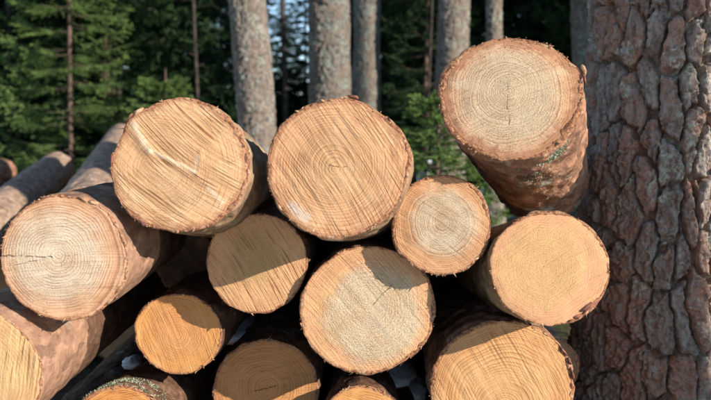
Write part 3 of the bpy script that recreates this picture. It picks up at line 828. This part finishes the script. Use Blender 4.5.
def merge(parts):
    Vs, Fs, off = [], [], 0
    for V, F in parts:
        Vs.append(V); Fs.append(F + off); off += len(V)
    return np.concatenate(Vs), np.concatenate(Fs)

_pc = []
def pine_crown(root, base_h):
    """High open crown: limbs with needle tufts (above the frame)."""
    if not _pc:
        rs = np.random.default_rng(5)
        tubes, B, Dv = [], [], []
        for k in range(34):
            z = rs.uniform(0, 5.0); a = rs.uniform(0, 6.28); L = 1.9 * (1 - z / 6.5) * rs.uniform(0.6, 1.1)
            t = np.linspace(0, 1, 5)[:, None]
            p = np.array([0, 0, z]) + t * L * np.array([math.cos(a), math.sin(a), 0.25]) + rs.normal(0, 0.05, (5, 3))
            p[0] = (0, 0, z)
            tubes.append(tube(p, np.linspace(0.04, 0.008, 5), 5))
            for q in range(22):
                c = p[rs.integers(2, 5)] + rs.normal(0, 0.22, 3)
                d = rs.normal(size=(26, 3)); d[:, 2] += 0.4; d /= np.linalg.norm(d, axis=1, keepdims=True)
                B.append(np.repeat(c[None], 26, 0) + rs.normal(0, 0.03, (26, 3))); Dv.append(d)
        tv, tf = merge(tubes)
        _pc.append(mesh_np("limbs", tv, tf, attrs={'plate': np.full(len(tv), .5), 'layer': np.full(len(tv), .5)}, mats=[M_PINE_BG]))
        B = np.concatenate(B); Dv = np.concatenate(Dv)
        V, F = needle_tris(B, Dv, 0.11, 0.010, rs)
        _pc.append(mesh_np("crown", V, F, attrs={'tint': np.repeat(rs.random(len(B)), 3)}, smooth=False, mats=[M_NEEDLE_PINE]))
    c = link("crown", _pc[1], root); c.location = (0, 0, base_h)
    l = link("limbs", _pc[0], root); l.location = (0, 0, base_h)

def pine(x, y, r0, r1, H, label, seed, split=False, dense=2.2, dz=0.012, dth=0.012, flare=0.04, mat=None, lean=(0, 0), group="tall pines", **k):
    root = link("pine_tree", None)
    root.location = (x, y, 0)
    tag(root, label, "tree", group)
    plated_trunk(r0, r1, flare, H, dense, dz, dth, seed, mat=mat or M_PINE_BG, split=split, root=root, lean=lean, **k)
    pine_crown(root, H - 5.6)
    for ch in root.children:
        if ch.name.startswith(("crown", "limbs")):
            ch.location.x = lean[0] * (H - 5.6); ch.location.y = lean[1] * (H - 5.6)
    return root

# the big pine at the right that the pile leans against
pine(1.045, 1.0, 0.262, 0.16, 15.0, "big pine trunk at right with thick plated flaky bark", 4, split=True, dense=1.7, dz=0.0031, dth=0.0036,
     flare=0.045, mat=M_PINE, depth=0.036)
# neighbour outside the picture whose trunk shades most of the big pine's front
pp = 1.0
pos = Vector((math.cos(az) * pp, math.sin(az) * pp, 0)) + 4.2 * Vector((math.sin(az), -math.cos(az), 0))
pine(pos.x, pos.y, 0.20, 0.14, 14.0, "pine standing outside the picture to the right of the camera", 11, dense=2.0, dz=0.03, dth=0.03, group="pines outside the picture")

pos = Vector((math.cos(az) * 4.92, math.sin(az) * 4.92, 0)) + 6.5 * Vector((math.sin(az), -math.cos(az), 0))
pine(pos.x, pos.y, 0.21, 0.15, 14.0, "second pine standing outside the picture, farther to the right", 12, dense=2.0, dz=0.03, dth=0.03, group="pines outside the picture")

def bg_pine(pxt, pxb, wpx, D, label, seed, mat):
    b = at(pxb, 120, D); t = at(pxt, 0, D)
    lean = ((t.x - b.x) / (t.z - b.z), 0)
    r = wpx / 2 * D / FPX
    x = b.x - lean[0] * b.z
    pine(x, -1.76 + D, r, r * 0.6, 13.0, label, seed, dense=3.0, dz=0.012, dth=0.014, flare=0.03, mat=mat, lean=lean,
         cell=(0.030, 0.07), depth=0.018)
bg_pine(247, 257, 37, 6.2, "pale pinkish trunk rising behind the gap of the two large upper logs", 21, M_PINE_PALE)
bg_pine(329.5, 330, 41, 6.6, "thick grey-green trunk rising behind the large upper middle log", 22, M_PINE_BG)
bg_pine(367, 366, 27, 8.15, "darker slimmer trunk just right of the thick grey-green trunk", 23, M_PINE_BG)
bg_pine(454, 450, 32, 8.0, "trunk with pale sunlit right side just left of the topmost log", 24, M_PINE_PALE)
bg_pine(494, 494, 16, 7.4, "thin distant trunk standing above the topmost log", 25, M_PINE_PALE)
bg_pine(588, 590, 33, 6.5, "shaded grey trunk half hidden behind the big pine at right", 26, M_PINE_BG)

# ------------------------------------------------------------------ spruces
M_SPR_LIT = needle_material("spruce_needles_sunlit", (0.11, 0.19, 0.05), (0.20, 0.31, 0.085), (0.30, 0.40, 0.12))  # sunlit brightness is put into this needle colour
M_SPR = needle_material("spruce_needles", (0.026, 0.055, 0.022), (0.042, 0.085, 0.03), (0.06, 0.11, 0.036))
M_SPR_TRUNK = simple_mat("spruce_stem_bark", (0.085, 0.055, 0.04), (0.16, 0.105, 0.075), 20)
M_TWIG = simple_mat("spruce_twig_bark", (0.035, 0.028, 0.02), (0.07, 0.05, 0.032), 20)

def spruce_mesh(H, W, r0, z0, step, per, ntw, nnd, nl, nw, seed, mat, droop=0.25, tw=0.34, zr=0.5, sp=0.6, open_a=None):
    rs = np.random.default_rng(seed)
    tubes = []
    zt = np.linspace(-0.1, H, 14)
    tubes.append(tube(np.stack([0.02 * np.sin(zt * 1.7 + seed), 0.02 * np.cos(zt * 1.3), zt], -1), r0 * (1 - np.clip(zt, 0, H) / H) + 0.006, 9))
    twigs = []
    B, Dv, tint = [], [], []
    z = z0
    while z < H - 0.15:
        k = per + rs.integers(-1, 2)
        a0 = rs.uniform(0, 6.28)
        for i in range(k):
            a = a0 + i * 6.283 / k + rs.normal(0, 0.18)
            if open_a is not None and abs((a - open_a + math.pi) % (2 * math.pi) - math.pi) < 0.6 and rs.random() < 0.5:
                continue
            frac = (z / H)
            L = W * (1 - frac) ** 0.75 * rs.uniform(0.65, 1.1) + 0.12
            zb = z + rs.normal(0, step * 0.25)
            out = np.array([math.cos(a), math.sin(a), 0]); side = np.array([-math.sin(a), math.cos(a), 0])
            s = np.linspace(0, 1, 6)
            pz = zb + L * (0.20 * s - droop * 1.6 * s * (1 - s) - (droop - 0.2) * s * s)
            p = out * (L * s)[:, None] + np.stack([0 * s, 0 * s, pz], -1) + rs.normal(0, 0.012 * L, (6, 3)) * s[:, None]
            twigs.append(tube(p, np.linspace(0.006 + 0.005 * L, 0.002, 6), 4))
            m = max(4, int(ntw * (0.5 + 0.5 * L / W)))
            ts = rs.uniform(0.12, 1.0, m * 2)
            sg = np.where(np.arange(m * 2) % 2, 1, -1)
            o = np.stack([np.interp(ts, s, p[:, q]) for q in range(3)], -1)
            tl = L * (tw * (1 - ts) + 0.38 * tw) * rs.uniform(0.6, 1.2, m * 2)
            td = out * rs.uniform(0.4, 0.9, (m * 2, 1)) + side * (sg * rs.uniform(0.5, 1.0, m * 2))[:, None]
            td[:, 2] += rs.uniform(-zr, 0.10, m * 2)
            td /= np.linalg.norm(td, axis=1, keepdims=True)
            o = np.concatenate([o, p[-1:] - out * 0.15 * L]); tl = np.append(tl, 0.26 * L); td = np.concatenate([td, (out + [0, 0, 0.1])[None]])
            q = rs.random((len(o), nnd))
            b = o[:, None] + td[:, None] * (tl[:, None] * q)[..., None]
            nd = td[:, None] * 0.75 + rs.normal(0, sp, (len(o), nnd, 3))
            nd[..., 2] += 0.1
            nd /= np.linalg.norm(nd, axis=-1, keepdims=True)
            tn = np.clip(0.25 + 0.5 * ts.mean() * q + 0.3 * np.append(ts, 1.0)[:, None] - 0.2 + rs.normal(0, 0.15, q.shape) + rs.normal(0, 0.1), 0, 1)
            B.append(b.reshape(-1, 3)); Dv.append(nd.reshape(-1, 3)); tint.append(tn.ravel())
        z += step * rs.uniform(0.7, 1.3)
    B = np.concatenate(B); Dv = np.concatenate(Dv); tint = np.concatenate(tint)
    V, F = needle_tris(B, Dv, nl, nw, rs)
    nt = sum(len(f) for _, f in tubes)
    tv, tf = merge(tubes + twigs)
    return (mesh_np("trunk", tv, tf, mats=[M_SPR_TRUNK, M_TWIG], midx=(np.arange(len(tf)) >= nt).astype(int)), mesh_np("crown", V, F, attrs={'tint': np.repeat(tint, 3)}, smooth=False, mats=[mat]))

def spruce(meshes, x, y, rot, sc, label, group):
    r = link("spruce_tree", None)
    r.location = (x, y, 0); r.rotation_euler = (0, 0, rot); r.scale = (sc[0], sc[0], sc[1])
    tag(r, label, "tree", group)
    link("trunk", meshes[0], r); link("crown", meshes[1], r)
    return r

young = spruce_mesh(5.2, 1.25, 0.034, 0.20, 0.19, 7, 22, 30, 0.028, 0.0040, 3, M_SPR_LIT, 0.26, 0.30, 0.30, 0.5, -1.9)
p = at(72, 128, 9.4)
spruce(young, p.x, p.y, 0.7, (0.80, 1.05), "bright green young spruce standing at the left with a bare brown stem", "spruces")
sap = spruce_mesh(1.55, 0.50, 0.02, 0.08, 0.10, 6, 10, 26, 0.026, 0.0045, 9, M_SPR_LIT, 0.1, 0.34, 0.3, 0.5)
p = at(440, 128, 5.7)
spruce(sap, p.x, p.y, 1.0, (1.0, 0.85), "bright yellow-green spruce sapling left of the topmost log", "spruces")
mid = spruce_mesh(3.6, 0.9, 0.035, 0.15, 0.17, 6, 12, 24, 0.036, 0.006, 12, M_SPR, 0.28, 0.32, 0.3, 0.5)
p = at(425, 128, 9.5)
spruce(mid, p.x, p.y, 1.7, (1.0, 1.0), "young dark green spruce behind the bright sapling", "spruces")
p = at(165, 128, 8.8)
spruce(sap, p.x, p.y, 2.2, (1.2, 1.05), "low green spruce sapling right of the bright young spruce", "spruces")

big = [spruce_mesh(11.0, 2.1, 0.12, 0.25, 0.36, 7, 15, 20, 0.095, 0.016, 70 + i, M_SPR, 0.36, 0.28, 0.55, 0.5) for i in range(2)]
lay = []
rs = np.random.default_rng(21)
for row, (D0, step) in enumerate([(12.5, 78), (17.0, 62), (23.0, 52), (31.0, 42)]):
    px = -120 + 20 * row
    while px < 830:
        q = px + rs.uniform(-14, 14)
        D = D0 * rs.uniform(0.9, 1.12)
        half = 2.3 * FPX / D
        if not (285 - half < q < 285 + half) and not (508 - 0.4 * half < q < 508 + 0.4 * half):
            if not (row == 0 and 20 < q < 110):
                lay.append((q, D))
        px += step
for i, (q, D) in enumerate(lay):
    p = at(q, 128, D)
    s = rs.uniform(0.85, 1.2)
    spruce(big[i % 2], p.x, p.y, rs.uniform(0, 6.28), (s, s * rs.uniform(0.9, 1.3)), "dark shaded spruce in the forest wall behind the trunks", "dark spruces of the forest wall")
for q, D, s in [(266, 40, 0.9), (306, 36, 0.85), (287, 52, 0.9), (240, 46, 1.0), (222, 38, 1.0), (268, 15, 0.2), (300, 17, 0.22), (284, 24, 0.26), (286, 34, 0.3), (505, 26, 0.55), (515, 18, 0.4)]:
    p = at(q, 128, D)
    spruce(big[int(D) % 2], p.x, p.y, D, (s if D > 35 else min(0.5, s * 2), s), "low dark spruce under the blue gap between the trunks", "low spruces in the gaps")
# forest to the right of the picture: its shade keeps the forest wall dark
for i, (x, y) in enumerate([(11.2, 1.9), (14.5, 2.5), (9.5, 4.0), (12, 5.5), (10.5, 7.5), (13.5, 9), (12, 11.5), (15.5, 12.5), (16.5, 7.5), (14, 15), (18, 15.5), (19, 10.5)]):
    spruce(big[i % 2], x, y, i * 1.3, (1.25, 1.4), "tall spruce standing outside the picture to the right", "spruces outside the picture")

# thin bare stems in the forest wall
M_STEM = simple_mat("thin_stem_bark", (0.03, 0.026, 0.023), (0.07, 0.055, 0.045), 20)
def thin_stem(px, w, D, label, seed):
    rs = np.random.default_rng(seed)
    p = at(px, 128, D)
    r = w / 2 * D / FPX
    root = link("thin_tree", None); root.location = (p.x, p.y, 0)
    tag(root, label, "tree", "thin stems in the forest wall")
    z = np.linspace(-0.1, 8, 20)
    V, F = tube(np.stack([0.04 * np.sin(z * 0.8 + seed), 0 * z, z], -1), r * (1 - z / 14), 10)
    link("trunk", mesh_np("trunk", V, F, mats=[M_STEM]), root)
    for k in range(8):
        zz = rs.uniform(0.6, 3.6); a = rs.uniform(0, 6.28); L = rs.uniform(0.2, 0.5)
        V, F = tube(np.array([[0, 0, zz], [L * .5 * math.cos(a), L * .5 * math.sin(a), zz + 0.03], [L * math.cos(a), L * math.sin(a), zz - 0.08]]), [0.008, 0.006, 0.003], 4)
        link("dead_branch", mesh_np("dead_branch", V, F, mats=[M_TWIG]), root)
thin_stem(283, 6, 11.0, "thin dark stem across the blue gap between the two thick trunks", 1)
thin_stem(198, 4, 10.5, "thin stem left of the pale pinkish trunk", 2)
thin_stem(122, 6, 11.5, "thin grey stem right of the bright young spruce", 3)
thin_stem(14, 8, 11.0, "thin grey stem at the far left edge", 4)
thin_stem(429, 3, 8.8, "very thin yellowish stem beside the bright sapling", 5)
thin_stem(526, 7, 14.0, "thin dark stem right of the thin distant trunk", 6)

# ------------------------------------------------------------------ undergrowth
def undergrowth():
    rs = np.random.default_rng(31)
    n = 26000
    D = rs.uniform(3.8, 20, n); px = rs.uniform(-80, 790, n)
    x = (px - 355) / FPX * D; y = D - 1.76
    keep = fbm(x * 0.8, y * 0.8, octaves=3, seed=8) > -0.05
    x, y = x[keep], y[keep]; n = len(x)
    h = rs.uniform(0.03, 0.20, n)
    b = np.stack([x, y, h * rs.random(n) * 1.2], -1)
    d = rs.normal(size=(n, 3)) * 0.6; d[:, 2] += 0.6; d /= np.linalg.norm(d, axis=1, keepdims=True)
    V, F = needle_tris(b, d, 0.07, 0.016, rs)
    o = link("undergrowth", mesh_np("undergrowth", V, F, attrs={'tint': np.repeat(rs.random(n), 3)}, smooth=False,
             mats=[needle_material("undergrowth_leaves", (0.045, 0.07, 0.02), (0.075, 0.12, 0.03), (0.14, 0.12, 0.05))]))
    o["kind"] = "stuff"
    o["label"] = "low green bilberry and moss undergrowth on the forest floor"
undergrowth()
